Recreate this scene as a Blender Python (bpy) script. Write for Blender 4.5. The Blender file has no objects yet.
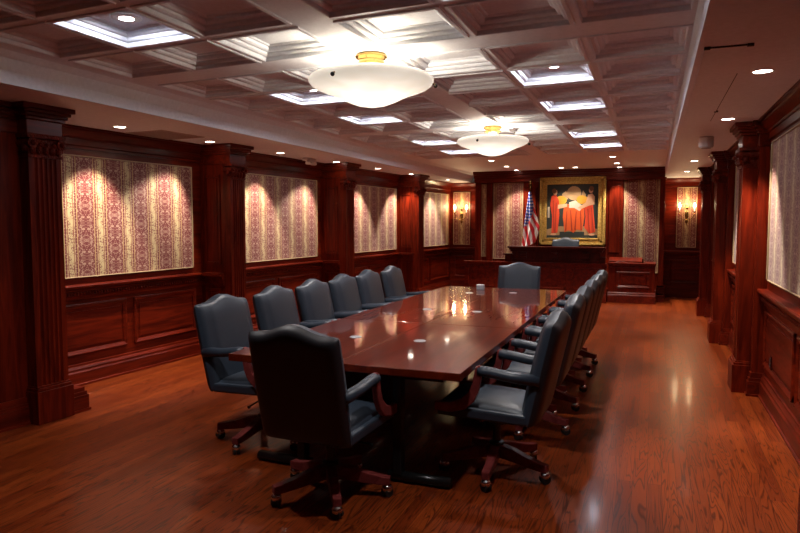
import bpy, bmesh, math, random
from mathutils import Matrix, Vector
random.seed(7)
PI = math.pi
SC = bpy.context.scene
COL = SC.collection
R = math.radians

# ------------------------------------------------------------------ node helpers
class NT:
    def __init__(self, name):
        self.m = bpy.data.materials.new(name); self.m.use_nodes = True
        self.t = self.m.node_tree; self.t.nodes.clear()
        self.out = self.t.nodes.new('ShaderNodeOutputMaterial')
    def n(self, typ, **kw):
        nd = self.t.nodes.new('ShaderNode' + typ)
        for k, v in kw.items(): setattr(nd, k, v)
        return nd
    def link(self, a, b): self.t.links.new(a, b)
    def put(self, sock, v):
        if hasattr(v, 'is_output'): self.link(v, sock)
        elif v is not None: sock.default_value = v
    def math(self, op, a, b=None, c=None):
        nd = self.n('Math', operation=op)
        for s, v in zip(nd.inputs, (a, b, c)):
            if v is not None: self.put(s, v)
        return nd.outputs[0]
    def mix(self, f, a, b):
        nd = self.n('Mix', data_type='RGBA')
        self.put(nd.inputs[0], f)
        self.put(nd.inputs[6], a if hasattr(a, 'is_output') else (*a, 1) if len(a) == 3 else a)
        self.put(nd.inputs[7], b if hasattr(b, 'is_output') else (*b, 1) if len(b) == 3 else b)
        return nd.outputs[2]
    def coords(self, kind='Object'):
        return self.n('TexCoord').outputs[kind]
    def sep(self, v):
        s = self.n('SeparateXYZ'); self.link(v, s.inputs[0]); return s.outputs
    def comb(self, x, y, z=0.0):
        c = self.n('CombineXYZ')
        for s, v in zip(c.inputs, (x, y, z)): self.put(s, v)
        return c.outputs[0]
    def noise(self, vec, scale=5, detail=2, dist=0.0, rough=.5):
        nd = self.n('TexNoise'); self.put(nd.inputs['Vector'], vec)
        nd.inputs['Scale'].default_value = scale; nd.inputs['Detail'].default_value = detail
        nd.inputs['Distortion'].default_value = dist; nd.inputs['Roughness'].default_value = rough
        return nd.outputs[0]
    def smooth(self, v, a, b):
        nd = self.n('MapRange', interpolation_type='SMOOTHSTEP')
        self.put(nd.inputs[0], v); nd.inputs[1].default_value = a; nd.inputs[2].default_value = b
        return nd.outputs[0]
    def scale(self, v, s):
        nd = self.n('Mapping'); self.link(v, nd.inputs[0]); nd.inputs['Scale'].default_value = s
        return nd.outputs[0]
    def bump(self, h, strength=.3, dist=.01):
        nd = self.n('Bump'); self.put(nd.inputs['Height'], h)
        nd.inputs['Strength'].default_value = strength; nd.inputs['Distance'].default_value = dist
        return nd.outputs[0]
    def bsdf(self, color, rough=.5, metal=0.0, coat=0.0, coat_rough=.1, normal=None, spec=None, sheen=0.0):
        b = self.n('BsdfPrincipled')
        self.put(b.inputs['Base Color'], color if hasattr(color, 'is_output') else (*color, 1))
        self.put(b.inputs['Roughness'], rough); b.inputs['Metallic'].default_value = metal
        b.inputs['Coat Weight'].default_value = coat; b.inputs['Coat Roughness'].default_value = coat_rough
        b.inputs['Sheen Weight'].default_value = sheen
        if spec is not None: b.inputs['Specular IOR Level'].default_value = spec
        if normal is not None: self.link(normal, b.inputs['Normal'])
        self.link(b.outputs[0], self.out.inputs[0]); return b

def plain(name, color, rough=.5, metal=0.0, **kw):
    t = NT(name); o = t.coords()
    n = t.noise(o, 35, 2)
    c = t.mix(n, [x * .88 for x in color], [min(1, x * 1.12) for x in color])
    t.bsdf(c, rough, metal, **kw); return t.m

def wood(name, dark, light, grain, rough=.36, coat=.03, coat_rough=.12, carved=0.0, spec=.09):
    t = NT(name); o = t.coords()
    v = t.scale(o, grain)
    n1 = t.noise(v, 1.0, 4, 1.2, .6)
    n2 = t.noise(t.scale(o, [g * 5 for g in grain]), 1.0, 2, .3)
    f = t.math('ADD', t.math('MULTIPLY', t.smooth(n1, .3, .72), .75), t.math('MULTIPLY', n2, .25))
    c = t.mix(f, dark, light)
    nm = None
    if carved:
        w = t.noise(o, 42, 3, 1.0)
        nm = t.bump(w, carved, .02)
    t.bsdf(c, rough, 0, coat, coat_rough, nm, spec); return t.m

def emit(name, color, s):
    t = NT(name); e = t.n('Emission'); e.inputs[0].default_value = (*color, 1); e.inputs[1].default_value = s
    t.link(e.outputs[0], t.out.inputs[0]); return t.m

WD, WL = (.043, .0029, .0010), (.165, .0130, .0029)
M = {}
M['wood_v'] = wood('mahogany upright grain', WD, WL, (14, 14, 1.2))
M['wood_h'] = wood('mahogany level grain', WD, WL, (14, 1.2, 14), rough=.34, coat=.08, spec=.18)
M['wood_carved'] = wood('mahogany carved', WD, [c * .9 for c in WL], (14, 14, 1.2), carved=.9)
M['wood_dark'] = wood('dark mahogany', (.022, .0024, .0014), (.060, .0062, .0028), (10, 10, 2))
M['wood_table'] = wood('polished table mahogany', (.066, .0058, .0014), (.155, .0175, .0035), (9, .8, 9), rough=.30, coat=.85, coat_rough=.05, spec=.05)
M['wood_chair'] = wood('chair wood', (.12, .019, .018), (.25, .048, .044), (12, 12, 12), rough=.3)
M['paint'] = plain('ceiling paint', (.76, .80, .86), .6)
M['leather'] = plain('blue grey leather', (.021, .031, .047), .42, spec=.5)
M['leather_dark'] = plain('black leather backing', (.010, .010, .014), .5)
M['steel'] = plain('black steel', (.03, .03, .032), .30, .7)
M['chrome'] = plain('chrome', (.75, .75, .76), .15, 1.0)
M['rubber'] = plain('black rubber', (.012, .012, .012), .55)
M['gold'] = plain('polished brass', (.26, .165, .055), .22, 1.0)
M['gilt'] = wood('gilt frame leaf', (.30, .17, .035), (.72, .47, .13), (30, 30, 30), rough=.38, coat=0, carved=.8)
M['white'] = plain('white plastic', (.72, .70, .68), .4)
M['grey'] = plain('grey plastic', (.30, .31, .34), .4)
M['bead'] = plain('pale gilt bead', (.42, .30, .17), .4)
M['dark'] = plain('dark gap', (.012, .006, .005), .7)
M['cool_lens'] = emit('cool lamp lens', (1, .96, .98), 45)
M['warm_lens'] = emit('warm lamp lens', (1, .90, .76), 14)
M['bulb'] = emit('sconce bulb', (1, .80, .45), 30)

def bowl_mat():
    t = NT('alabaster glass'); o = t.coords()
    n = t.noise(o, 7, 4, .6)
    z = t.sep(o)[2]
    veil = t.mix(n, (1, .86, .66), (1, .93, .80))
    b = t.n('BsdfPrincipled'); b.inputs['Base Color'].default_value = (.8, .74, .64, 1); b.inputs['Roughness'].default_value = .35
    t.link(veil, b.inputs['Emission Color'])
    # bulb light put into the emission, stronger towards the foot of the bowl
    s = t.math('MULTIPLY', t.math('ADD', 0.25, t.math('MULTIPLY', t.smooth(z, -.18, -.33), .55)), t.math('ADD', .75, t.math('MULTIPLY', n, .5)))
    t.link(s, b.inputs['Emission Strength'])
    t.link(b.outputs[0], t.out.inputs[0]); return t.m
M['bowl'] = bowl_mat()

def floor_mat():
    t = NT('oak strip floor'); o = t.coords(); s = t.sep(o)
    v = t.comb(s[1], s[0], 0.0)
    br = t.n('TexBrick'); t.link(v, br.inputs['Vector'])
    br.offset = .37; br.offset_frequency = 2
    br.inputs['Scale'].default_value = 1.0; br.inputs['Brick Width'].default_value = 1.15
    br.inputs['Row Height'].default_value = .083; br.inputs['Mortar Size'].default_value = .0011
    br.inputs['Mortar Smooth'].default_value = .2; br.inputs['Bias'].default_value = 0
    br.inputs['Color1'].default_value = (0, 0, 0, 1); br.inputs['Color2'].default_value = (1, 1, 1, 1)
    br.inputs['Mortar'].default_value = (.5, .5, .5, 1)
    pl = t.sep(br.outputs['Color'])[0]
    # cathedral grain: rings distorted along the board, shifted per board
    sh = t.math('MULTIPLY', pl, 13.0)
    g = t.comb(t.math('ADD', t.math('MULTIPLY', s[0], 11), sh), t.math('ADD', t.math('MULTIPLY', s[1], .75), sh), sh)
    gn = t.noise(g, 1.0, 2, .5)
    rings = t.math('PINGPONG', t.math('MULTIPLY', gn, 15.0), .5)
    fine = t.noise(t.comb(t.math('MULTIPLY', s[0], 170), t.math('MULTIPLY', s[1], 6), 0.0), 1.0, 2)
    f = t.math('ADD', t.math('MULTIPLY', t.smooth(rings, .0, .24), .60), t.math('MULTIPLY', fine, .38))
    base = t.mix(pl, (.170, .0250, .0046), (.265, .0465, .0080))
    c = t.mix(f, (.030, .0036, .0012), base)
    c = t.mix(br.outputs['Fac'], c, (.035, .008, .004))
    rg = t.math('ADD', .27, t.math('MULTIPLY', f, .10))
    t.bsdf(c, rg, 0, .12, .12, t.bump(f, .10,   .004), .14); return t.m
M['floor'] = floor_mat()

def damask():
    t = NT('striped damask'); o = t.coords(); s = t.sep(o)
    P = .345
    u = t.math('DIVIDE', s[1], P)
    fr = t.math('FRACT', u)
    d = t.math('ABSOLUTE', t.math('SUBTRACT', fr, .5))              # 0 centre of red band .. .5 centre of cream band
    vv = t.math('PINGPONG', t.math('ADD', s[2], t.math('MULTIPLY', t.math('FLOOR', u), .09)), .17)
    w = t.comb(t.math('MULTIPLY', d, 8.0), t.math('MULTIPLY', vv, 18.0), 3.0)
    m1 = t.noise(w, 2.1, 3, 1.3)
    motif = t.smooth(m1, .515, .555)
    red = t.mix(motif, (.125, .0075, .0070), (.36, .215, .155))
    cream = t.mix(t.smooth(m1, .53, .56), (.47, .36, .185), (.16, .050, .035))
    isc = t.smooth(d, .355, .37)
    line = t.math('MULTIPLY', t.smooth(d, .27, .28), t.math('SUBTRACT', 1.0, t.smooth(d, .295, .305)))
    line2 = t.math('MULTIPLY', t.smooth(d, .385, .395), t.math('SUBTRACT', 1.0, t.smooth(d, .41, .42)))
    c = t.mix(isc, red, cream)
    c = t.mix(line, c, (.42, .28, .11)); c = t.mix(line2, c, (.22, .06, .03))
    t.bsdf(c, .62, 0, 0, .1, t.bump(t.noise(o, 260, 1), .15, .002), sheen=.15); return t.m
M['damask'] = damask()

def flag_mat():
    t = NT('striped flag cloth'); uv = t.sep(t.coords('UV'))
    st = t.math('FRACT', t.math('MULTIPLY', uv[0], 4.2))
    c = t.mix(t.math('GREATER_THAN', st, .5), (.62, .02, .03), (.85, .83, .82))
    t.bsdf(c, .7); return t.m
M['flag'] = flag_mat()
def canton_mat():
    t = NT('starred flag cloth'); uv = t.sep(t.coords('UV'))
    a = t.math('MULTIPLY', uv[0], 10.0); b = t.math('MULTIPLY', uv[1], 18.0)
    a = t.math('ADD', a, t.math('MULTIPLY', t.math('MODULO', t.math('FLOOR', b), 2.0), .5))
    dx = t.math('SUBTRACT', t.math('FRACT', a), .5); dy = t.math('SUBTRACT', t.math('FRACT', b), .5)
    r = t.math('SQRT', t.math('ADD', t.math('MULTIPLY', dx, dx), t.math('MULTIPLY', dy, dy)))
    c = t.mix(t.math('LESS_THAN', r, .30), (.02, .06, .36), (.85, .85, .88))
    t.bsdf(c, .7); return t.m
M['canton'] = canton_mat()
def flat(name, c, rough=.6): return plain(name, c, rough)
M['p_dark'] = flat('canvas dark green', (.022, .028, .022)); M['p_orange'] = flat('paint orange robe', (.70, .095, .010))
M['p_red'] = flat('paint red robe', (.62, .05, .010)); M['p_yellow'] = flat('paint yellow', (.66, .32, .02))
M['p_tan'] = flat('paint tan', (.42, .25, .11)); M['p_skin'] = flat('paint skin', (.66, .36, .20))
M['p_white'] = flat('paint white', (.55, .47, .36)); M['p_fold'] = flat('paint dark fold', (.33, .025, .006)); M['p_hair'] = flat('paint hair', (.16, .06, .02)); M['p_step'] = flat('paint floor', (.34, .20, .09))

# ------------------------------------------------------------------ mesh helpers
class MB:
    def __init__(self): self.bm = bmesh.new(); self.uv = None
    def _v(self, pts): return [self.bm.verts.new(p) for p in pts]
    def face(self, pts):
        try: return self.bm.faces.new(self._v(pts))
        except ValueError: return None
    def box(self, x0, x1, y0, y1, z0, z1):
        x0, x1 = sorted((x0, x1)); y0, y1 = sorted((y0, y1)); z0, z1 = sorted((z0, z1))
        v = self._v([(x0,y0,z0),(x1,y0,z0),(x1,y1,z0),(x0,y1,z0),(x0,y0,z1),(x1,y0,z1),(x1,y1,z1),(x0,y1,z1)])
        for f in ((0,3,2,1),(4,5,6,7),(0,1,5,4),(1,2,6,5),(2,3,7,6),(3,0,4,7)): self.bm.faces.new([v[i] for i in f])
        return self
    def loft(self, rings, close=True, cap=True):
        vs = [self._v(r) for r in rings]; n = len(vs[0])
        for a, b in zip(vs, vs[1:]):
            for i in range(n if close else n - 1):
                j = (i + 1) % n; self.bm.faces.new((a[i], a[j], b[j], b[i]))
        if cap and close:
            self.bm.faces.new(list(reversed(vs[0]))); self.bm.faces.new(vs[-1])
        return self
    def prof(self, pts, s0, s1):            # closed (x,z) profile swept along local y
        return self.loft([[(x, s0, z) for x, z in pts], [(x, s1, z) for x, z in pts]])
    def profx(self, pts, x0, x1):           # closed (y,z) profile swept along local x
        return self.loft([[(x0, y, z) for y, z in pts], [(x1, y, z) for y, z in pts]])
    def plan(self, pts, z0, z1):            # closed (x,y) outline raised
        return self.loft([[(x, y, z0) for x, y in pts], [(x, y, z1) for x, y in pts]])
    def lathe(self, prof, c=(0,0,0), seg=24, cap=True):
        rings = [[(c[0] + r*math.cos(2*PI*k/seg), c[1] + r*math.sin(2*PI*k/seg), c[2] + z) for k in range(seg)] for r, z in prof]
        return self.loft(rings, True, cap)
    def ball(self, c, r, sq=(1,1,1)):
        m = Matrix.Translation(c) @ Matrix.Diagonal((r*sq[0], r*sq[1], r*sq[2], 1))
        bmesh.ops.create_uvsphere(self.bm, u_segments=12, v_segments=8, radius=1, matrix=m); return self
    def tube(self, pts, r, seg=10, flat=1.0):
        pts = [Vector(p) for p in pts]; rs = r if isinstance(r, (list, tuple)) else [r] * len(pts)
        rings = []; up = None
        for i, p in enumerate(pts):
            d = (pts[min(i+1, len(pts)-1)] - pts[max(i-1, 0)]).normalized()
            if up is None: up = Vector((0,0,1)) if abs(d.z) < .9 else Vector((1,0,0))
            a = d.cross(up).normalized(); b = a.cross(d).normalized(); up = b
            rings.append([p + a*rs[i]*math.cos(2*PI*k/seg) + b*rs[i]*flat*math.sin(2*PI*k/seg) for k in range(seg)])
        return self.loft(rings)
    def build(self, name, mat, parent=None, bevel=0.0, smooth=False, loc=None):
        bmesh.ops.recalc_face_normals(self.bm, faces=self.bm.faces)
        me = bpy.data.meshes.new(name); self.bm.to_mesh(me); self.bm.free()
        me.materials.append(M[mat] if isinstance(mat, str) else mat)
        o = bpy.data.objects.new(name, me); COL.objects.link(o)
        if parent: o.parent = parent
        if loc: o.location = loc
        if smooth:
            for p in me.polygons: p.use_smooth = True
        if bevel:
            b = o.modifiers.new('edge', 'BEVEL'); b.width = bevel; b.segments = 2; b.limit_method = 'ANGLE'; b.angle_limit = R(40)
        return o

def tag(o, label=None, cat=None, group=None, kind=None):
    if label: o['label'] = label
    if cat: o['category'] = cat
    if group: o['group'] = group
    if kind: o['kind'] = kind
    return o
def empty(name, loc, rz=0.0):
    o = bpy.data.objects.new(name, None); o.empty_display_size = .1; COL.objects.link(o)
    o.location = loc; o.rotation_euler = (0, 0, rz); return o
def copy_tree(o, parent=None):
    c = o.copy(); COL.objects.link(c)
    if parent: c.parent = parent
    for ch in list(o.children):
        copy_tree(ch, c)
    return c
class Frame:                                # local x = out of the wall, y = along it
    def __init__(self, x, y, rz): self.x, self.y, self.rz = x, y, rz
    def at(self, n, s, z):
        c, q = math.cos(self.rz), math.sin(self.rz)
        return (self.x + n*c - s*q, self.y + n*q + s*c, z)
    def root(self, name, s=0.0, n=0.0, z=0.0): return empty(name, self.at(n, s, z), self.rz)

LW = Frame(-5.54, 0, -math.atan(.07))       # wall opposite the window side; s grows away from the camera
RW = Frame(.97, 0, PI)                      # s = -y
BW = Frame(0, 14.40, -PI/2)                 # bench wall, s = x
WW = Frame(0, 14.85, -PI/2)                 # recessed end walls, s = x

# ------------------------------------------------------------------ camera
F, VPX, VPY = 652.0, 654.0, 221.5
fwd_c = Vector((VPX-400, VPY-266.5, F)).normalized()
up_c = Vector((0, -F, VPY-266.5)).normalized()
x_c = fwd_c.cross(up_c).normalized()
if x_c.x < 0: x_c = -x_c
right = Vector((x_c.x, fwd_c.x, up_c.x)); down = Vector((x_c.y, fwd_c.y, up_c.y)); fw = Vector((x_c.z, fwd_c.z, up_c.z))
cam = bpy.data.cameras.new('camera'); co = bpy.data.objects.new('camera', cam); COL.objects.link(co)
mat = Matrix((right, -down, -fw)).transposed().to_4x4(); mat.translation = (0, 0, 1.6)
co.matrix_world = mat
cam.sensor_width = 36; cam.lens = F / 800 * 36; cam.clip_start = .05
SC.camera = co

# ------------------------------------------------------------------ shared profiles
CROWN = [(0,2.20),(.018,2.20),(.018,2.235),(.035,2.25),(.035,2.34),(.05,2.345),(.055,2.37),(.10,2.42),(.125,2.45),(.13,2.47),(.155,2.475),(.155,2.50),(0,2.50)]
def crown(n0, z0=2.20, k=1.0): return [(n0 + x*k, 2.5 + (z-2.5)*(2.5-z0)/.30) for x, z in CROWN]
BASE = [(0,0),(.045,0),(.045,.02),(.035,.025),(.035,.13),(.026,.145),(.026,.165),(.012,.19),(.012,.21),(0,.215)]
RAIL = [(0,.84),(.018,.84),(.022,.87),(.032,.88),(.032,.915),(.045,.925),(.05,.94),(.05,.95),(.075,.955),(.08,.975),(.075,.99),(0,.99)]
def off(p, n): return [(x + n, z) for x, z in p]

def raised(mb, n, s0, s1, z0, z1):          # moulded raised field on a wall face at depth n
    b = .045
    mb.prof([(n,z0),(n+.016,z0),(n+.022,z0+.012),(n+.008,z0+b),(n,z0+b)], s0, s1)
    mb.prof([(n,z1),(n+.016,z1),(n+.022,z1-.012),(n+.008,z1-b),(n,z1-b)], s0, s1)
    for a, c in ((s0, 1), (s1, -1)):
        mb.plan([(n,a),(n+.016,a),(n+.022,a+c*.012),(n+.008,a+c*b),(n,a+c*b)], z0, z1)
    mb.box(n-.002, n+.010, s0+.075, s1-.075, z0+.075, z1-.075)
def raised_side(mb, s, n0, n1, z0, z1, d):  # same on a face that looks along -y (d=-1) or +y (d=1)
    b = .03
    for za, c in ((z0, 1), (z1, -1)): mb.box(n0, n1, s, s+d*.014, za, za+c*b)
    for na, c in ((n0, 1), (n1, -1)): mb.box(na, na+c*b, s, s+d*.014, z0, z1)
    mb.box(n0+.05, n1-.05, s, s+d*.007, z0+.05, z1-.05)

# ------------------------------------------------------------------ floor and ceiling
m = MB(); m.box(-7, 2, -3, 16, -.1, 0)
floor = tag(m.build('floor', 'floor'), kind='structure')

ZB, XL, XR, ZS = 2.70, -3.97, .19, 2.50
XC = -1.79
offs = [(.135,.715),(.785,1.33),(1.39,1.945)]
cols_x = sorted([(XC - b, XC - a) for a, b in offs] + [(XC + a, XC + b) for a, b in offs])
rows = []
for base in (-2.813, .677, 4.167, 7.657):
    rows += [(base + .656*k, base + .656*k + .55) for k in range(5)]
m = MB()
xs = [-3.83]; 
for a, b in cols_x: xs += [a, b]
xs.append(.18)
ys = [-3.0]
for a, b in rows: ys += [a, b]
ys.append(14.9)
zg = ZB
for i in range(len(xs)-1):
    for j in range(len(ys)-1):
        x0, x1, y0, y1 = xs[i], xs[i+1], ys[j], ys[j+1]
        if i % 2 == 1 and j % 2 == 1:
            # proud rim, then three stepped mouldings up to a flat field
            steps = [(-.022, zg), (-.020, zg-.008), (0, zg-.009), (.005, zg-.003), (.007, zg+.018), (.028, zg+.020), (.037, zg+.028), (.039, zg+.040), (.058, zg+.042), (.070, zg+.051), (.072, zg+.066), (.090, zg+.069), (.097, zg+.075)]
            rings = [[(x0+d,y0+d,z),(x1-d,y0+d,z),(x1-d,y1-d,z),(x0+d,y1-d,z)] for d, z in steps]
            m.loft(rings, True, False); m.face(rings[-1])
        else:
            m.face([(x0,y0,zg),(x1,y0,zg),(x1,y1,zg),(x0,y1,zg)])
# fascia and cove each side, then the lower soffits
for pts in ([(-3.83,ZB),(-3.88,2.695),(-3.94,2.66),(-3.965,2.60),(XL,2.585),(XL,ZS),(-6.8,ZS)], [(.18,ZB),(.183,2.66),(.188,2.60),(XR,2.585),(XR,ZS),(1.6,ZS)]):
    for a, b in zip(pts, pts[1:]):
        m.face([(a[0],-3,a[1]),(b[0],-3,b[1]),(b[0],14.9,b[1]),(a[0],14.9,a[1])])
m.box(-6.9, 1.7, -3, 15.2, 2.86, 2.95)
skew = lambda x: .02 - .055*(x - XC)
for v in m.bm.verts:
    if v.co.z > ZB-.02 and v.co.z < 2.85 and 0 < v.co.y < 11.2 and XL < v.co.x < XR-.001: v.co.y += skew(v.co.x)
ceiling = tag(m.build('ceiling', 'paint'), kind='structure')

# line in the soffit where the field begins
# ------------------------------------------------------------------ walls
def wall(name, fr, s0, s1, bays, z1=2.5, rail=True, crown_z=2.30):
    root = fr.root(name); tag(root, kind='structure')
    mb = MB(); mb.box(-.14, 0, s0, s1, 0, z1); mb.build('panelling', 'wood_h', root)
    if rail:
        mb = MB(); mb.prof(RAIL, s0, s1); mb.build('chair_rail', 'wood_h', root)
        mb = MB(); a = s0
        while a < s1 - .02:                 # carved run of beads under the cap
            mb.box(.032, .047, a, a+.022, .886, .914); a += .034
        mb.build('carved_strip', 'wood_carved', root)
    mb = MB(); mb.prof(crown(0, crown_z, .85), s0, s1); mb.build('crown', 'wood_h', root)
    mb = MB()
    for a, b in bays: raised(mb, 0, a, b, .30, .80)
    if bays: mb.build('raised_panel', 'wood_h', root)
    return root
def baseboard(name, fr, s0, s1):
    mb = MB(); mb.prof(BASE, s0, s1); o = mb.build(name, 'wood_h', fr.root(name + '_line')); 
    r = o.parent; o.parent = None; o.matrix_world = Matrix.Translation(r.location) @ Matrix.Rotation(fr.rz, 4, 'Z')
    bpy.data.objects.remove(r); return tag(o, kind='structure')

lb = []
for a, b in ((4.30,6.46),(6.80,9.16),(9.50,11.96),(12.30,14.86)):
    w = (b - a - .30)/2
    lb += [(a+.10, a+.10+w), (b-.10-w, b-.10)]
wall('wall_left', LW, -3, 14.95, lb)
baseboard('baseboard_left', LW, -3, 14.95)
rb = []
for a, b in ((1.2,3.36),(3.80,6.74),(7.14,9.40),(9.80,12.06),(12.46,14.84)):
    w = (b - a - .30)/2
    rb += [(-(a+.10+w), -(a+.10)), (-(b-.10), -(b-.10-w))]
wall('wall_right', RW, -14.95, 3, rb)
baseboard('baseboard_right', RW, -14.95, 3)
BWX0, BWX1 = -3.76, .20
def slab(name, x0, x1, y0, y1, z1):
    mb = MB(); mb.box(x0, x1, y0, y1, 0, z1); return tag(mb.build(name, 'wood_v'), kind='structure')
slab('wall_back', BWX0, BWX1, 14.40, 14.84, 2.72)
slab('wall_rear', -6.6, 1.2, -3.1, -2.9, 2.9)
wl = wall('wall_back_left', WW, -4.75, BWX0+.02, [(-4.40,-3.95)])
wr = wall('wall_back_right', WW, BWX1-.02, 1.1, [(.33,.90)])

# ------------------------------------------------------------------ pilasters
def pilaster(num, fr, s0, s1, nf, ncore, c0, c1, both=True, near=-1, flip=False, wrap=True):
    """fluted pilaster s0..s1 with its face at nf, on a pier c0..c1 whose face is at ncore"""
    root = fr.root('trim_%d' % num); tag(root, kind='structure')
    e = .025
    mb = MB(); mb.box(-.02, ncore, c0, c1, 0, 2.5)
    if c1 - c0 < 1.2:
        if ncore > .2:
            raised_side(mb, c0, .07, ncore-.06, 1.09, 2.15, -1); raised_side(mb, c0, .07, ncore-.06, .28, .80, -1)
    mb.build('pier', 'wood_v', root)
    # shaft with half-round flutes
    n = 5 if s1 - s0 > .25 else 4
    w = s1 - s0; pts = [(ncore-.01, s0), (nf, s0)]
    mgn = w*.14; fw_ = (w - 2*mgn)/n
    for k in range(n):
        a = s0 + mgn + k*fw_ + fw_*.12; b = a + fw_*.76
        for q in range(7):
            ang = PI*q/6; pts.append((nf - .016*math.sin(ang), a + (b-a)*(1-math.cos(ang))/2))
    pts += [(nf, s1), (ncore-.01, s1)]
    mb = MB(); mb.plan(pts, .30, 2.12); mb.build('fluted_shaft', 'wood_v', root)
    # plinth
    mb = MB(); mb.box(ncore-.01, nf+.035, s0-.02, s1+.02, 0, .26); mb.box(ncore-.01, nf+.022, s0-.012, s1+.012, .26, .285); mb.box(ncore-.01, nf+.010, s0-.005, s1+.005, .285, .30)
    mb.build('plinth', 'wood_v', root, .004)
    # capital: necking, leaf band, scrolls, abacus
    mb = MB(); mb.box(ncore-.01, nf+.012, s0-.008, s1+.008, 2.095, 2.12)
    mb.box(ncore-.01, nf+.004, s0, s1, 2.12, 2.25)
    for k in range(5):
        c = s0 + w*(k+.5)/5
        mb.ball((nf+.008, c, 2.155), .034, (.8, .75, 1.15)); mb.ball((nf+.016, c + w*.05, 2.19), .024, (.8, .8, 1.0))
    for c in (s0+.015, s1-.015):
        mb.tube([(ncore, c, 2.205), (nf+.038, c, 2.205)], .040, 14); mb.ball((nf+.042, c, 2.205), .021)
        mb.ball((nf-.02, c + (-.026 if c < (s0+s1)/2 else .026), 2.165), .028)
    mb.box(ncore-.01, nf+.035, s0-.025, s1+.025, 2.245, 2.275)
    mb.build('capital', 'wood_carved', root)
    # entablature breaking forward over the pilaster
    mb = MB()
    for z0, z1, g in ((2.275,2.385,.012),(2.385,2.41,.03),(2.41,2.435,.045),(2.435,2.462,.062),(2.462,2.5,.085)):
        mb.box(-.02, nf+g, s0-g, s1+g, z0, z1)
        mb.box(-.02, ncore+g*.8, c0-g*.8 if c1-c0 < 1.2 else c0, c1+g*.8, z0, z1)
    mb.build('entablature', 'wood_h', root, .006)
    # base and rail mouldings carried round the pier
    mb = MB()
    for d, z0, z1 in ((.045,0,.02),(.035,.02,.135),(.024,.135,.165),(.012,.165,.215)):
        mb.box(-.02, ncore+d, c0-d, c1+d, z0, z1)
    mb.build('base_moulding', 'wood_h', root)
    if wrap:
        mb = MB()
        for d, z0, z1 in ((.02,.84,.88),(.032,.88,.92),(.05,.92,.952),(.078,.952,.99)):
            mb.box(-.02, ncore-.02, c0-d, c1+d, z0, z1)
        mb.build('rail_moulding', 'wood_h', root)
    return root
pilaster(1, LW, 3.74, 4.02, .79, .68, 2.3, 4.00, wrap=False)
pilaster(2, LW, 6.48, 6.74, .46, .37, 6.48, 6.74)
pilaster(3, LW, 9.18, 9.44, .46, .37, 9.18, 9.44)
pilaster(4, LW, 11.98, 12.24, .46, .37, 11.98, 12.24)
for k, y in enumerate((3.40, 6.77, 9.43, 12.08)):
    pilaster(5 + k, RW, -(y+.30), -y, .22, .10, -(y+.38), -y+.08, wrap=False)
# panel frame in the deep first pier
r1 = bpy.data.objects['trim_1']
mb = MB(); raised(mb, .68, 2.4, 3.50, .36, .84); raised(mb, .68, 2.4, 3.50, 1.05, 2.10); mb.build('raised_panel', 'wood_v', r1)
mb = MB()
for d, z0, z1 in ((.045,0,.02),(.035,.02,.135),(.024,.135,.165),(.012,.165,.20)): mb.box(0, .76+d, 3.9, 4.17+d, z0, z1)
mb.build('base_block', 'wood_h', r1)

# bench wall: posts, pilasters, entablature
bt = BW.root('trim_9'); tag(bt, kind='structure')
mb = MB()
for a, b, g in ((-3.76,-3.62,.05),(-3.50,-3.36,.07),(-2.68,-2.34,.06),(-.94,-.60,.06),(.10,.20,.07)):
    mb.box(-.02, g, a, b, 0, 2.46)
    if b - a > .3: mb.box(g, g+.025, a+.06, b-.06, .95, 2.35)
mb.build('post', 'wood_v', bt, .004)
mb = MB()
for z0, z1, g in ((2.46,2.54,.09),(2.54,2.57,.11),(2.57,2.62,.13),(2.62,2.66,.17),(2.66,2.70,.20)):
    mb.box(-.1, g, BWX0-.02, BWX1+.02, z0, z1)
mb.build('entablature', 'wood_h', bt, .005)
mb = MB(); mb.prof(BASE, BWX0, BWX1); mb.build('base_moulding', 'wood_h', bt)

# ------------------------------------------------------------------ fabric panels
PG = 'striped damask wall panels'
def panel(fr, s0, s1, z0, z1, label, n=.004, phase=0.0):
    r = fr.root('fabric_panel', (s0+s1)/2, n, z0); tag(r, label, 'wall panel', PG)
    h, w = z1 - z0, (s1 - s0)/2
    mb = MB(); mb.box(0, .012, -w, w, 0, h); mb.build('fabric', 'damask', r)
    mb = MB(); t = .011
    mb.box(0, .020, -w-t, w+t, -t, 0); mb.box(0, .026, -w-t, w+t, h, h+t)
    mb.box(0, .026, -w-t, -w, 0, h); mb.box(0, .026, w, w+t, 0, h)
    mb.build('bead_frame', 'bead', r, .004); return r
Z0, Z1 = 1.065, 2.225
panel(LW, 4.45, 6.31, Z0, Z1, 'large damask panel behind the nearest chairs, between first and second pilasters on the chair-row wall')
panel(LW, 7.02, 9.03, Z0, Z1, 'damask panel in the second bay from the camera, between two pilasters behind the chair row')
panel(LW, 9.72, 11.88, Z0, Z1, 'damask panel in the third bay from the camera, behind the farthest chairs of the row')
panel(LW, 12.50, 14.72, Z0, Z1, 'narrow-looking damask panel in the last bay, beside the sconce corner near the flag')
panel(RW, -6.55, -4.60, Z0+.02, Z1+.06, 'large damask panel cut by the picture edge, over the outlet wainscot')
panel(RW, -9.22, -7.32, Z0+.02, Z1+.06, 'sliver of damask panel between the first and second visible pilasters above the aisle')
panel(RW, -11.87, -9.97, Z0+.02, Z1+.06, 'thin strip of damask panel farther along the aisle wall, between far pilasters')
panel(WW, -4.40, -4.02, 1.07, 2.28, 'slim damask panel behind the lit sconce beyond the chair row')
panel(WW, .45, .81, 1.07, 2.30, 'slim damask panel behind the lit sconce at the end of the aisle')
panel(BW, -3.61, -3.51, .82, 2.42, 'very narrow damask strip between dark posts at the edge of the bench wall')
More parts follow.
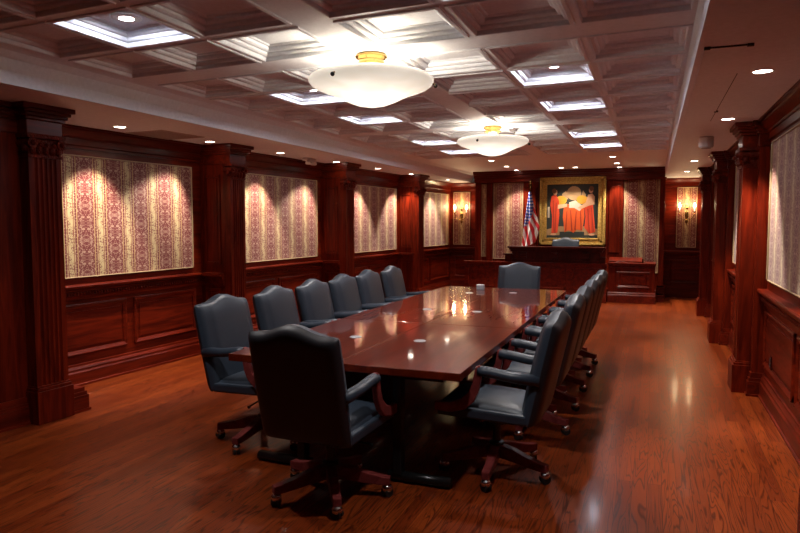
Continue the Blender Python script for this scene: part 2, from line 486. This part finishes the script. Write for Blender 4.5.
panel(BW, -3.34, -2.70, .78, 2.44, 'tall damask panel beside the flag on the bench wall')
panel(BW, -.58, .09, .55, 2.46, 'tall damask panel above the small side box, beyond the gilt painting')

# outlet in the aisle wainscot
r = RW.root('wall_outlet', -6.25, .012, .40); tag(r, 'small dark outlet plate in the wainscot panel below the large damask panel', 'outlet')
mb = MB(); mb.box(0, .006, -.035, .035, -.057, .057); mb.build('plate', 'wood_dark', r, .002)
mb = MB(); mb.box(.006, .009, -.017, .017, .008, .038); mb.box(.006, .009, -.017, .017, -.038, -.008); mb.build('socket', 'dark', r)

# ------------------------------------------------------------------ lights: helpers
def light(kind, name, loc, energy, color, parent=None, **kw):
    l = bpy.data.lights.new(name, kind); l.energy = energy; l.color = color
    for k, v in kw.items(): setattr(l, k, v)
    o = bpy.data.objects.new(name, l); COL.objects.link(o); o.location = loc
    if parent: o.parent = parent
    return o
WARM, COOL = (1, .87, .73), (.90, .90, 1)

# coffer downlights
lit = []
ordw = ['nearest', 'second', 'third', 'fourth', 'farthest']
for side, ci in (('over the chair-row side of the table', 1), ('toward the aisle side', 4)):
    k = 0
    for ri in (7, 8, 11, 13, 16, 18):
        if ri in (7,): continue
        if ri == 8 and False: continue
        x = sum(cols_x[ci])/2; y = sum(rows[ri])/2
        lit.append((x, y + skew(x), side, k)); k += 1
protoc = None
for x, y, side, k in lit:
    lab = '%s lit square-coffer lamp in the line %s' % (ordw[k], side)
    if protoc is None:
        r = empty('coffer_lamp', (x, y, ZB+.075)); protoc = r
        mb = MB(); mb.lathe([(.075,0),(.085,-.004),(.085,-.012),(.072,-.016)], seg=28); mb.build('trim_ring', 'white', r)
        mb = MB(); mb.lathe([(.070,-.010),(.062,-.014),(.03,-.017)], seg=28); mb.build('lens', 'cool_lens', r)
    else:
        r = copy_tree(protoc); r.location = (x, y, ZB+.075)
    tag(r, lab, 'ceiling light', 'coffer lamps')
    light('SPOT', 'coffer_lamp_light', (x, y, ZB+.053), 7, COOL, shadow_soft_size=.03, spot_size=R(178), spot_blend=.03)
    light('SPOT', 'coffer_lamp_beam', (x, y, ZB+.050), 42, (1, .93, .88), shadow_soft_size=.05, spot_size=R(118), spot_blend=.6)

# soffit downlights
protod = None
def downlight(x, y, z, label, grp, energy=26, size=62, tilt=(0, 0)):
    global protod
    if protod is None:
        r = empty('recessed_downlight', (x, y, z)); protod = r
        mb = MB(); mb.lathe([(.052,0),(.066,0),(.066,-.006),(.052,-.004)], seg=24, cap=False); mb.build('trim_ring', 'white', r)
        mb = MB(); mb.lathe([(.052,-.001),(.001,-.003)], seg=24); mb.build('lens', 'warm_lens', r)
    else:
        r = copy_tree(protod); r.location = (x, y, z)
    tag(r, label, 'recessed light', grp)
    o = light('SPOT', 'downlight_beam', (x, y, z-.02), energy, WARM, spot_size=R(size), spot_blend=.5, shadow_soft_size=.035)
    o.rotation_euler = (tilt[0], tilt[1], 0); return r
ow = ['nearest', 'second', 'third', 'fourth', 'fifth', 'sixth']
for k, (x, y) in enumerate(((-4.77,4.90),(-4.70,6.16),(-4.60,7.50),(-4.50,8.92),(-4.40,10.28),(-4.32,11.70))):
    downlight(x, y, ZS, '%s small recessed downlight in the soffit above the chair-row wall' % ow[k], 'soffit downlights over the chair row wall', 88, 72, (R(-22 if k in (1, 3) else 0), R(13)))
downlight(-4.18, 13.6, ZS, 'last small downlight in that soffit, before the sconce corner', 'soffit downlights over the chair row wall', 88, 72, (0, R(13)))
for k, (x, y) in enumerate(((.585,4.50),(.585,6.46),(.56,8.62),(.54,10.72),(.53,12.9))):
    downlight(x, y, ZS, '%s small recessed downlight in the soffit over the aisle' % ow[k], 'soffit downlights over the aisle', 100, 64, (0, R(-9)))
for side, x in (('on the flag side', -2.78), ('on the side-box side', -.68)):
    for k, y in enumerate((11.72, 13.05, 14.05)):
        downlight(x, y, ZB, '%s small ceiling downlight before the bench wall, %s' % (('nearest', 'middle', 'farthest')[k], side), 'ceiling downlights before the bench wall', 90, 80)
for k, x in enumerate((-1.80, -1.52)):
    r = downlight(x, 13.75, ZB, 'picture spotlight above the gilt painting, nearer the %s' % ('flag', 'side box')[k], 'picture spotlights', 28, 60, (R(24), 0))
    r.children[1].name = 'lens'

# bowl lamps
def bowl_lamp(y, label):
    r = empty('bowl_lamp', (XC+.02, y, ZB)); tag(r, label, 'ceiling lamp', 'alabaster bowl lamps')
    mb = MB(); mb.lathe([(.02,0),(.098,0),(.108,-.012),(.108,-.022),(.092,-.034),(.085,-.048),(.10,-.058),(.10,-.066),(.070,-.078),(.045,-.10),(.02,-.10)], seg=32)
    mb.build('canopy', 'gold', r, smooth=True)
    mb = MB()
    out = [(.0005,-.352),(.05,-.348),(.11,-.335),(.17,-.312),(.23,-.282),(.29,-.256),(.345,-.238),(.385,-.222),(.412,-.203),(.425,-.183),(.424,-.168),(.412,-.155),(.390,-.146),(.355,-.142),(.330,-.141)]
    inn = [(.330,-.149),(.358,-.150),(.390,-.156),(.408,-.168),(.410,-.183),(.395,-.202),(.36,-.218),(.30,-.242),(.23,-.270),(.17,-.298),(.10,-.320),(.04,-.332),(.0005,-.334)]
    mb.lathe([(q*.975, z*.97) for q, z in out + inn], seg=56, cap=False); mb.build('glass_bowl', 'bowl', r, smooth=True)
    for k in range(3):
        a = R(-100 + 120*k); c, s = math.cos(a), math.sin(a)
        mb = MB(); mb.tube([(.05*c, .05*s, -.09), (.36*c, .36*s, -.17), (.43*c, .43*s, -.20)], .006, 8)
        rod = mb.build('rod', 'gold', r)
        mb = MB(); mb.ball((.425*c, .425*s, -.205), .014); mb.build('knob', 'steel', rod)
    light('POINT', 'bowl_lamp_light', (XC+.02, y, ZB-.175), 11.5, (1, .88, .74), shadow_soft_size=.09)
    return r
bowl_lamp(4.03, 'large white alabaster bowl lamp with brass canopy, nearer the camera')
bowl_lamp(7.52, 'smaller-looking white alabaster bowl lamp with brass canopy, farther over the table')

# ceiling fittings
r = empty('security_camera', (-4.62, 8.30, ZS)); tag(r, 'white twin-headed emergency lamp on the soffit above the second damask panel', 'emergency lamp')
mb = MB(); mb.box(-.06,.06,-.10,.10,-.035,0); mb.build('housing', 'white', r, .008)
for y in (-.07, .07):
    mb = MB(); mb.lathe([(.02,-.03),(.045,-.05),(.05,-.085),(.03,-.095)], (0.03,y,0), 18); mb.build('lamp_head', 'white', r)
r.name = 'emergency_lamp'
r = empty('ceiling_speaker', (.50, 7.75, ZS)); tag(r, 'small grey drum-shaped fitting hanging from the soffit over the aisle', 'ceiling fitting')
mb = MB(); mb.lathe([(.07,0),(.075,-.01),(.075,-.10),(.065,-.115),(.04,-.118)], seg=24); mb.build('drum', 'white', r)
mb = MB(); mb.lathe([(.05,-.118),(.045,-.124),(.002,-.126)], seg=24); mb.build('grille', 'grey', r)
r = empty('access_hatch', (.335, 5.2, ZS)); tag(r, 'long flush access hatch in the soffit over the aisle', 'access hatch')
mb = MB()
mb.box(-.11,.11,-1.40,1.40,-.007,-.001); mb.build('hatch_panel', 'paint', r)
mb = MB(); mb.box(-.11,.11,-1.41,-1.40,-.007,0); mb.box(.11,.115,-.7,1.3,-.007,0); mb.build('shadow_gap', 'dark', r)
for y, x in ((-1.41,-.10),(-1.41,.10),(.75,.113)):
    mb = MB(); mb.box(x-.015, x+.015, y-.012, y+.012, -.012, 0); mb.build('latch', 'dark', r)
r = empty('ceiling_vent', (-4.78, 5.52, ZS), LW.rz); tag(r, 'square flush vent in the soffit before the first damask panel', 'vent')
mb = MB(); mb.box(-.27,.27,-.30,.30,-.006,0); mb.build('vent_plate', plain('vent paint', (.40,.30,.27), .7), r)  # plate in one even tone, darker than the ceiling paint
mb = MB()
for k in range(9): mb.box(-.22,.22,-.24+k*.06,-.215+k*.06,-.010,-.006)
mb.build('vent_slats', plain('vent paint darker', (.34,.25,.22), .7), r)  # slats slightly darker than the plate

# ------------------------------------------------------------------ sconces
def sconce(s, label):
    r = WW.root('wall_sconce', s, .016, 1.72); tag(r, label, 'wall sconce', 'two-armed brass wall sconces')
    mb = MB(); mb.ball((.01,0,.02), .05, (.3,.8,1.7)); mb.ball((.012,0,.17), .028, (.6,1,1.6)); mb.ball((.012,0,-.12), .026, (.6,1,1.8)); mb.tube([(.012,0,-.2),(.012,0,.2)], .008, 8)
    mb.build('back_plate', 'gold', r, smooth=True)
    for d in (-1, 1):
        mb = MB(); pts = [(.02,0,-.02),(.07,d*.04,-.08),(.10,d*.10,-.06),(.10,d*.135,.02),(.10,d*.14,.07)]
        mb.tube(pts, .008, 8); mb.lathe([(.012,.07),(.03,.085),(.032,.092),(.01,.09)], (.10,d*.14,0), 14); arm = mb.build('arm', 'gold', r, smooth=True)
        mb = MB(); mb.lathe([(.012,.09),(.012,.17)], (.10,d*.14,0), 12); mb.build('candle_sleeve', 'white', arm)
        mb = MB(); mb.lathe([(.008,.17),(.020,.195),(.020,.215),(.010,.245),(.002,.265)], (.10,d*.14,0), 14); mb.build('bulb', 'bulb', arm, smooth=True)
        light('POINT', 'sconce_light', WW.at(.16, s + d*.14, 1.95), 4.0, (1, .68, .36), shadow_soft_size=.03)
sconce(-4.21, 'lit two-armed brass sconce in the corner beyond the chair row')
sconce(.63, 'lit two-armed brass sconce on the end wall of the aisle')

# ------------------------------------------------------------------ conference table
TX0, TX1, TY0, TY1 = -2.54, -.99, 3.475, 8.22
r = empty('conference_table', ((TX0+TX1)/2, (TY0+TY1)/2, 0)); tag(r, 'long polished mahogany conference table in the middle of the room', 'table')
hx, hy = (TX1-TX0)/2, (TY1-TY0)/2
yb = [-hy, 5.13 - (TY0+TY1)/2, 6.70 - (TY0+TY1)/2, hy]
for i in range(2):
    for j in range(3):
        x0, x1 = (-hx, -.0025) if i == 0 else (.0025, hx)
        mb = MB(); mb.box(x0, x1, yb[j] + (.0025 if j else 0), yb[j+1] - (.0025 if j < 2 else 0), .703, .75)
        mb.build('tabletop_panel', 'wood_table', r, .004)
mb = MB(); mb.box(-hx+.14, hx-.14, -hy+.14, hy-.14, .655, .7025); mb.build('under_frame', 'wood_dark', r)
for y in (3.66, 5.13, 6.70, 8.03):
    y -= (TY0+TY1)/2
    ped = None
    for d in (-1, 1):
        mb = MB(); mb.box(d*.335-.028, d*.335+.028, y-.035, y+.035, .05, .656); mb.build('leg_post', 'steel', r, .006)
        mb = MB(); mb.tube([(d*.27, y, .035), (d*.67, y, .035)], .033, 12); f = mb.build('foot_bar', 'steel', r, smooth=True)
    mb = MB(); mb.box(-.33, .33, y-.006, y+.006, .36, .655); mb.build('modesty_panel', 'wood_dark', r)
gp = None
for k, (x, y, lab) in enumerate(((-1.535,4.34,'nearest, on the aisle half'),(-1.535,5.95,'second on the aisle half'),(-1.545,7.69,'farthest, before the end chair'),
                  (-2.03,4.32,'nearest, on the chair-row half'),(-2.03,5.95,'second on the chair-row half'),(-2.03,7.50,'farthest on the chair-row half'))):
    mb = MB(); mb.lathe([(.001,0),(.044,0),(.046,.002),(.040,.005),(.001,.006)], seg=24)
    g = mb.build('cable_grommet', 'grey', r, loc=(x-(TX0+TX1)/2, y-(TY0+TY1)/2, .7495))
r = empty('tabletop_box', (-2.0, 7.93, .75)); tag(r, 'little grey box standing at the far end of the table', 'box')
mb = MB(); mb.box(-.045,.045,-.035,.035,0,.055); mb.build('body', 'grey', r, .006)
mb = MB(); mb.box(-.047,.047,-.037,.037,.055,.064); mb.build('lid', 'white', r, .003)

# ------------------------------------------------------------------ executive chair (faces local +y)
def back_mesh():
    mb = MB(); bm = mb.bm; NU, NV = 20, 18
    th0 = R(12.5)
    def pt(u, v, side):
        hw = .275 + .018*v - .014*v*v
        hump = .5 + .5*math.cos(PI*min(1, abs(u)/.72))
        H = .632 + .050*hump - .010*abs(u)**8
        x = u*hw
        zz = v*H
        f = max(0.0, (1 - abs(u)**9))**.5 * max(0.0, 1 - abs(2*v-1)**16)**.5
        if side > 0: d = .062*f + .022*(1-u*u)*(1-(2*v-1)**4) - .012*math.exp(-((abs(u)-.80)/.07)**2)*f
        else: d = -.055*f
        y = d*math.cos(th0) - zz*math.sin(th0); z = zz*math.cos(th0) + d*math.sin(th0)
        return (x, -.250 + y, .395 + z)
    us = [math.copysign(1-(1-abs(t))**1.7, t) for t in [-1+2*i/NU for i in range(NU+1)]]
    vs = [.5+.5*math.copysign(1-(1-abs(t))**1.7, t) for t in [-1+2*j/NV for j in range(NV+1)]]
    return mb, bm, us, vs, pt, NU, NV
def make_chair():
    root = empty('executive_chair', (0,0,0))
    mb, bm, us, vs, pt, NU, NV = back_mesh()
    g = [[bm.verts.new(pt(u, v, 1)) for v in vs] for u in us]
    for i in range(NU):
        for j in range(NV): bm.faces.new((g[i][j], g[i+1][j], g[i+1][j+1], g[i][j+1]))
    mb.build('backrest', 'leather', root, smooth=True)
    mb, bm, us, vs, pt, NU, NV = back_mesh()
    g = [[bm.verts.new(pt(u, v, -1)) for v in vs] for u in us]
    for i in range(NU):
        for j in range(NV): bm.faces.new((g[i][j], g[i][j+1], g[i+1][j+1], g[i+1][j]))
    tag(mb.build('back_cover', 'leather_dark', root, smooth=True), 'near-black outside of the backrest')
    # seat cushion
    mb = MB(); n = 14
    g = []
    for i in range(n+1):
        row = []
        for j in range(n+1):
            u, v = -1+2*i/n, -1+2*j/n
            u = math.copysign(1-(1-abs(u))**1.6, u); v = math.copysign(1-(1-abs(v))**1.6, v)
            f = max(0, 1-abs(u)**8)**.5 * max(0, 1-abs(v)**8)**.5
            row.append(mb.bm.verts.new((u*.250, .035+v*.275, .455 + f*(.045 + .028*(1-u*u)*(1-v*v)) + .012*v)))
        g.append(row)
    for i in range(n):
        for j in range(n): mb.bm.faces.new((g[i][j], g[i+1][j], g[i+1][j+1], g[i][j+1]))
    mb.build('seat', 'leather', root, smooth=True)
    mb = MB(); mb.loft([[(x, -.245, .392), (x, .315, .410), (x, .315, .478), (x, -.245, .458)] for x in (-.272, .272)])
    mb.build('seat_frame', 'leather', root, .014)
    for d in (-1, 1):
        mb = MB()
        pts = [(d*.262,-.315,.672),(d*.268,-.14,.684),(d*.270,-.02,.702),(d*.270,.052,.708)]
        mb.tube(pts, [.038,.036,.036,.034], 14, .9); mb.build('armrest', 'leather', root, smooth=True)
        mb = MB()
        pr = [(.040,.742),(.066,.730),(.072,.69),(.084,.63),(.112,.57),(.160,.525),(.225,.502),(.322,.500),(.322,.440),(.215,.440),(.130,.465),(.075,.515),(.045,.58),(.032,.65),(.030,.72)]
        mb.profx(pr, d*.255, d*.292); mb.build('arm_support', 'wood_chair', root, .007)
    # column, mechanism, lever
    mb = MB(); mb.lathe([(.045,.10),(.048,.13),(.048,.20),(.026,.205),(.026,.31),(.05,.315),(.05,.40)], seg=20); mb.build('column', 'steel', root)
    mb = MB(); mb.box(-.09,.09,-.13,.13,.35,.40); mb.build('tilt_plate', 'steel', root, .006)
    mb = MB(); mb.tube([(.05,.03,.325),(.22,.05,.318),(.25,.05,.312)], [.006,.006,.011], 8); mb.build('lever', 'steel', root)
    for k in range(5):
        a = R(90 + 72*k); c, s = math.cos(a), math.sin(a)
        mb = MB()                           # sloped wooden leg, deeper at the hub
        rings = []
        for t, zt, h, w in ((.03,.185,.085,.030),(.12,.172,.078,.028),(.22,.142,.062,.026),(.31,.122,.050,.025),(.352,.118,.046,.024)):
            q = []
            for dx, dz in ((-w,0),(w,0),(w,-h),(-w,-h)): q.append((t*c - dx*s, t*s + dx*c, zt+dz))
            rings.append(q)
        mb.loft(rings); leg = mb.build('base_leg', 'wood_chair', root, .005)
        cx, cy = .335*c, .335*s
        b = a + R(50); pc, ps = math.cos(b), math.sin(b)
        mb = MB()
        for d in (-1, 1):
            o = Vector((cx - ps*d*.014, cy + pc*d*.014, .029)); q = Vector((-ps, pc, 0))*.008
            mb.tube([o-q, o+q], .029, 16)
        cw = mb.build('caster', 'rubber', root)
        mb = MB(); mb.lathe([(.008,.04),(.011,.075)], (cx,cy,0), 10)
        mb.ball((cx, cy, .050), .034, (.95,.95,.8))
        mb.build('caster_hood', 'chrome', cw, smooth=True)
    return root
chair = make_chair()
first = [True]
def put_chair(x, y, deg, label, grp, swivel=0):
    global chair
    o = chair if first[0] else copy_tree(chair)
    first[0] = False
    o.location = (x, y, 0); o.rotation_euler = (0, 0, R(deg)); tag(o, label, 'chair', grp)
    for ch in o.children:                   # the foot swivels on its own
        if ch.name.startswith(('base_leg', 'caster')): ch.rotation_euler.z = R(swivel)
    return o
G = 'blue grey executive chairs round the conference table'
put_chair(-1.735, 3.34, -3, 'executive chair seen from behind at the near end of the table', G)
lw_ = ['nearest', 'second', 'third', 'fourth', 'fifth', 'farthest']
for k, (y, dg) in enumerate(((4.02,-93),(4.76,-90),(5.43,-90),(6.07,-90),(6.71,-90),(7.42,-90))):
    put_chair(-2.63, y, dg, '%s blue grey chair in the row with fronts showing, backed by the damask wall' % lw_[k], G, -17)
for k, (y, dg) in enumerate(((4.04,89),(5.02,90),(5.68,90),(6.33,90),(6.97,90),(7.60,90))):
    put_chair(-.905, y, dg, '%s blue grey chair in the side-on row along the open aisle' % lw_[k], G, 21)
put_chair(-1.66, 8.30, 180, 'blue grey chair facing the camera at the far end of the table', G)
jc = put_chair(-1.735, 13.80, 180, 'grey chair top showing behind the judge bench under the painting', 'chairs behind the bench', 36)
jc.location.z = .21

# ------------------------------------------------------------------ dais, bench, rail, side box
mb = MB(); mb.box(-3.3, -.845, 13.43, 14.399, 0, .21); tag(mb.build('floor_dais', 'wood_h'), kind='structure')
# rail
r = empty('bench_rail', (-2.25, 13.36, 0)); tag(r, 'long low panelled mahogany rail across the room before the bench', 'rail')
x0, x1 = -3.72+2.25, -.84+2.25
mb = MB(); mb.box(x0, x1, 0, .05, 0, .745); mb.build('rail_body', 'wood_h', r)
mb = MB(); mb.box(x0-.02, x1, -.05, .06, .745, .775); mb.box(x0-.01, x1, -.03, .055, .71, .745); mb.build('rail_cap', 'wood_h', r, .006)
mb = MB(); mb.box(x0, x1, -.03, 0, 0, .14); mb.box(x0, x1, -.018, 0, .14, .17); mb.build('rail_base', 'wood_h', r, .004)
mb = MB(); w = (x1-x0)/4
for k in range(4): 
    a, b = x0+k*w+.06, x0+(k+1)*w-.06
    for z0, z1 in ((.24,.27),(.64,.67)): mb.box(a, b, -.012, 0, z0, z1)
    for p in (a, b-.03): mb.box(p, p+.03, -.012, 0, .24, .67)
mb.build('raised_panel', 'wood_h', r, .004)
# bench
r = empty('judge_bench', (-1.85, 13.36, -.025)); tag(r, 'raised mahogany judge bench with carved brackets under the painting', 'bench')
mb = MB(); mb.box(-.86,.88,0,.05,.80,1.02); mb.build('bench_front', 'wood_dark', r)
mb = MB(); mb.box(-.94,.98,-.10,.16,1.085,1.12); mb.box(-.91,.95,-.07,.14,1.05,1.085); mb.box(-.89,.92,-.04,.10,1.01,1.05); mb.build('bench_top', 'wood_dark', r, .006)
for x in (-.62, 0.0, .62):
    mb = MB(); mb.box(x-.06,x+.06,-.05,0,.88,1.01); mb.tube([(x-.065,-.05,.985),(x+.065,-.05,.985)], .028, 12); mb.tube([(x-.055,-.035,.90),(x+.055,-.035,.90)], .02, 12); mb.build('bracket', 'wood_dark', r)
mb = MB(); mb.box(-.90,.90,-.02,0,.80,.86); mb.box(-1.00,-.86,-.04,.05,.80,.97); mb.box(-1.03,-.84,-.06,.06,.94,.97); mb.box(.88,.98,-.04,.05,.80,.93); mb.box(.86,.99,-.06,.06,.90,.93); mb.build('wing_ledge', 'wood_dark', r, .005)
# side box
r = empty('side_box', (-.385, 13.5, 0)); tag(r, 'short panelled mahogany box standing at the aisle end of the rail', 'witness box')
mb = MB(); mb.box(-.43,.43,0,.55,0,.755); mb.build('box_body', 'wood_v', r)
mb = MB(); mb.box(-.445,.445,-.04,.56,.765,.79); mb.box(-.44,.44,-.025,.555,.735,.765); mb.box(-.435,.435,-.012,.55,.69,.71); mb.build('box_cap', 'wood_h', r, .006)
mb = MB(); mb.prof([(0,0),(0,.001)] and [(-.03,0),(.0,0),(0,.24),(-.008,.235),(-.02,.20),(-.03,.19)], 0, 0.001)
mb.bm.clear()
mb.profx([(0,0),(-.035,0),(-.035,.15),(-.022,.17),(-.022,.19),(-.008,.215),(0,.215)], -.44, .44)
mb.box(.43, .445, 0, .55, 0, .16)
mb.build('box_base', 'wood_h', r)
mb = MB()
a, b, z0, z1 = -.27, .33, .30, .62
mb.profx([(0,z0),(-.02,z0),(-.028,z0+.012),(-.006,z0+.05),(0,z0+.05)], a, b); mb.profx([(0,z1),(-.02,z1),(-.028,z1-.012),(-.006,z1-.05),(0,z1-.05)], a, b)
mb.box(a, a+.04, -.02, 0, z0, z1); mb.box(b-.04, b, -.02, 0, z0, z1); mb.box(a+.08, b-.08, -.012, 0, z0+.08, z1-.08)
mb.build('raised_panel', 'wood_h', r)
r = empty('desk_leaf', (-.50, 13.80, .79)); tag(r, 'sloped reddish desk leaf lying on the short side box', 'desk top')
mb = MB(); mb.profx([(-.16,0),(.20,0),(.20,.085),(-.16,.03)], -.33, .30); mb.build('leaf', 'wood_h', r, .008)
mb = MB(); mb.box(.30,.325,-.17,.21,0,.075); mb.build('end_block', 'wood_dark', r, .006)
# steps up beside the side box
r = empty('dais_step', (.125, 13.86, 0)); tag(r, 'small wooden steps beside the side box against the bench wall', 'steps')
for k in range(2):
    mb = MB(); mb.box(-.05,.09,.16*k,.50,.14*k,.14*(k+1)); mb.box(-.05,.10,.16*k-.015,.50,.14*(k+1)-.02,.14*(k+1)); mb.build('tread', 'wood_h', r, .003)

# ------------------------------------------------------------------ flag
r = empty('flag_on_pole', (-2.50, 14.20, .16)); tag(r, 'American flag hanging from a gold-tipped pole beside the painting', 'flag')
mb = MB(); mb.lathe([(.15,0),(.15,.02),(.10,.05),(.03,.07),(.02,.09)], seg=24); mb.build('pole_stand', 'gold', r)
mb = MB(); mb.tube([(0,0,.05),(0,0,2.16)], .014, 12); mb.build('pole', 'gold', r)
mb = MB(); mb.lathe([(.014,2.14),(.03,2.16),(.018,2.18),(.038,2.23),(.030,2.28),(.004,2.36)], seg=16); mb.build('finial', 'gold', r, smooth=True)
def cloth(name, mat, v0, v1, skew):
    me = bpy.data.meshes.new(name); bm = bmesh.new(); uvl = bm.loops.layers.uv.new('UVMap')
    NU, NV = 36, 30; g = []
    for i in range(NU+1):
        row = []
        for j in range(NV+1):
            u = i/NU; v = v0(u) + (v1(u)-v0(u))*j/NV
            left = -.02 - .15*v**.9; rght = .02 + .20*max(0, min(1, v*1.55))**1.1 - .14*max(0, v-.62)/.38
            x = left + (rght-left)*u
            y = -.035 - .05*math.sin(u*PI) - (.012+.035*v)*math.sin(u*15 + v*2)
            z = 2.08 - 1.22*v - .05*u*(1-u)
            row.append((bm.verts.new((x, y, z)), (u, v)))
        g.append(row)
    for i in range(NU):
        for j in range(NV):
            q = [g[i][j], g[i+1][j], g[i+1][j+1], g[i][j+1]]
            f = bm.faces.new([p[0] for p in q]); f.smooth = True
            for l, p in zip(f.loops, q):
                u, v = p[1]; l[uvl].uv = (u*.55 + v*(-.9) + 2, v) if skew else (u + v*.25, v)
    bm.to_mesh(me); bm.free(); me.materials.append(M[mat])
    o = bpy.data.objects.new(name, me); COL.objects.link(o); o.parent = r
    sol = o.modifiers.new('cloth', 'SOLIDIFY'); sol.thickness = .003
    return o
edge = lambda u: .62 - .42*u**1.3
cloth('starred_field', 'canton', lambda u: 0.0, edge, False)
cloth('striped_field', 'flag', edge, lambda u: 1.0 - .10*u, True)

# ------------------------------------------------------------------ painting
PX0, PX1, PZ0, PZ1 = -2.31, -.95, 1.10, 2.54
r = BW.root('framed_painting', (PX0+PX1)/2, .065, PZ0); tag(r, 'gilt-framed painting of figures in orange robes above the bench', 'painting')
W, H = (PX1-PX0)/2, PZ1-PZ0
mb = MB()
for a, b, n in ((0,.05,.075),(.05,.11,.05),(.11,.15,.062)):
    mb.box(-.06, n, -W+a, W-a, a, b); mb.box(-.06, n, -W+a, W-a, H-b, H-a)
    mb.box(-.06, n, -W+a, -W+b, a, H-a); mb.box(-.06, n, W-b, W-a, a, H-a)
mb.build('gilt_frame', 'gilt', r, .008)
cw, cz0, ch = W-.145, .145, H-.29
mb = MB(); mb.box(0, .02, -cw, cw, cz0, cz0+ch); mb.build('canvas', 'p_dark', r)
lay = [0]
def paint(name, mat, polys):
    lay[0] += 1; n = .0205 + lay[0]*.0006
    mb = MB()
    for p in polys:
        mb.loft([[(q, -cw + 2*cw*u, cz0 + ch*(1-v)) for u, v in p] for q in (n-.0004, n)])
    return mb.build(name, mat, r)
def ell(u, v, a, b, k=18): return [(u + a*math.cos(2*PI*i/k), v + b*math.sin(2*PI*i/k)) for i in range(k)]
paint('painted_floor', 'p_step', [[(0,.84),(.25,.78),(.75,.78),(1,.83),(1,1),(0,1)]])
paint('painted_step', 'p_dark', [[(.26,.88),(.74,.88),(.74,.95),(.26,.95)], [(0,.95),(1,.94),(1,1),(0,1)]])
paint('painted_arch', 'p_tan', [ell(.53,.17,.14,.13), [(.30,.18),(.38,.12),(.42,.28),(.32,.30)], [(.70,.12),(.76,.20),(.74,.30),(.66,.26)]])
paint('painted_drape', 'p_orange', [[(.34,.40),(.52,.34),(.72,.42),(.74,.60),(.70,.86),(.60,.84),(.53,.90),(.44,.85),(.36,.89),(.32,.62)]])
paint('painted_cloth', 'p_white', [[(.44,.34),(.56,.30),(.72,.42),(.64,.50),(.54,.44),(.44,.44)], [(.02,.42),(.06,.42),(.06,.62),(.02,.62)]])
paint('painted_bread', 'p_yellow', [ell(.28,.30,.11,.085), ell(.69,.29,.11,.08)])
paint('painted_robe', 'p_red', [[(.09,.22),(.18,.19),(.24,.30),(.25,.60),(.22,.90),(.10,.92),(.11,.60),(.07,.40)]])
paint('painted_robe', 'p_red', [[(.72,.40),(.90,.38),(.92,.62),(.95,.88),(.84,.92),(.74,.80),(.76,.60)]])
for nm, mt, p in (('painted_head', 'p_skin', ell(.165,.15,.042,.055)), ('painted_head', 'p_skin', ell(.855,.12,.042,.055)), ('painted_shoulder', 'p_skin', [(.80,.20),(.88,.18),(.93,.24),(.92,.38),(.82,.40),(.68,.46),(.60,.44),(.76,.34)]),
                  ('painted_arm', 'p_skin', [(.22,.38),(.40,.36),(.40,.42),(.22,.46)]), ('painted_foot', 'p_skin', ell(.14,.93,.06,.02)), ('painted_foot', 'p_skin', ell(.88,.93,.06,.02)),
                  ('painted_hair', 'p_hair', ell(.145,.125,.045,.048)), ('painted_hair', 'p_hair', ell(.865,.09,.045,.045))): paint(nm, mt, [p])

for u0, u1, v0, v1 in ((.13,.15,.30,.88),(.19,.17,.34,.90),(.40,.38,.50,.86),(.47,.50,.48,.86),(.58,.56,.50,.84),(.66,.68,.50,.85),(.80,.84,.46,.90),(.87,.91,.44,.88)):
    paint('painted_fold', 'p_fold', [[(u0-.008,v0),(u0+.008,v0),(u1+.014,v1),(u1-.010,v1)]])
# ------------------------------------------------------------------ world and view
w = bpy.data.worlds.new('world'); SC.world = w; w.use_nodes = True
w.node_tree.nodes['Background'].inputs[0].default_value = (.5, .38, .32, 1)
w.node_tree.nodes['Background'].inputs[1].default_value = .05
SC.view_settings.view_transform = 'Standard'; SC.view_settings.look = 'None'
SC.view_settings.gamma = 1; SC.view_settings.use_curve_mapping = False
SC.view_settings.exposure = 1.1
SC.cycles.use_denoising = True
SC.cycles.max_bounces = 8
SC.cycles.sample_clamp_indirect = 6
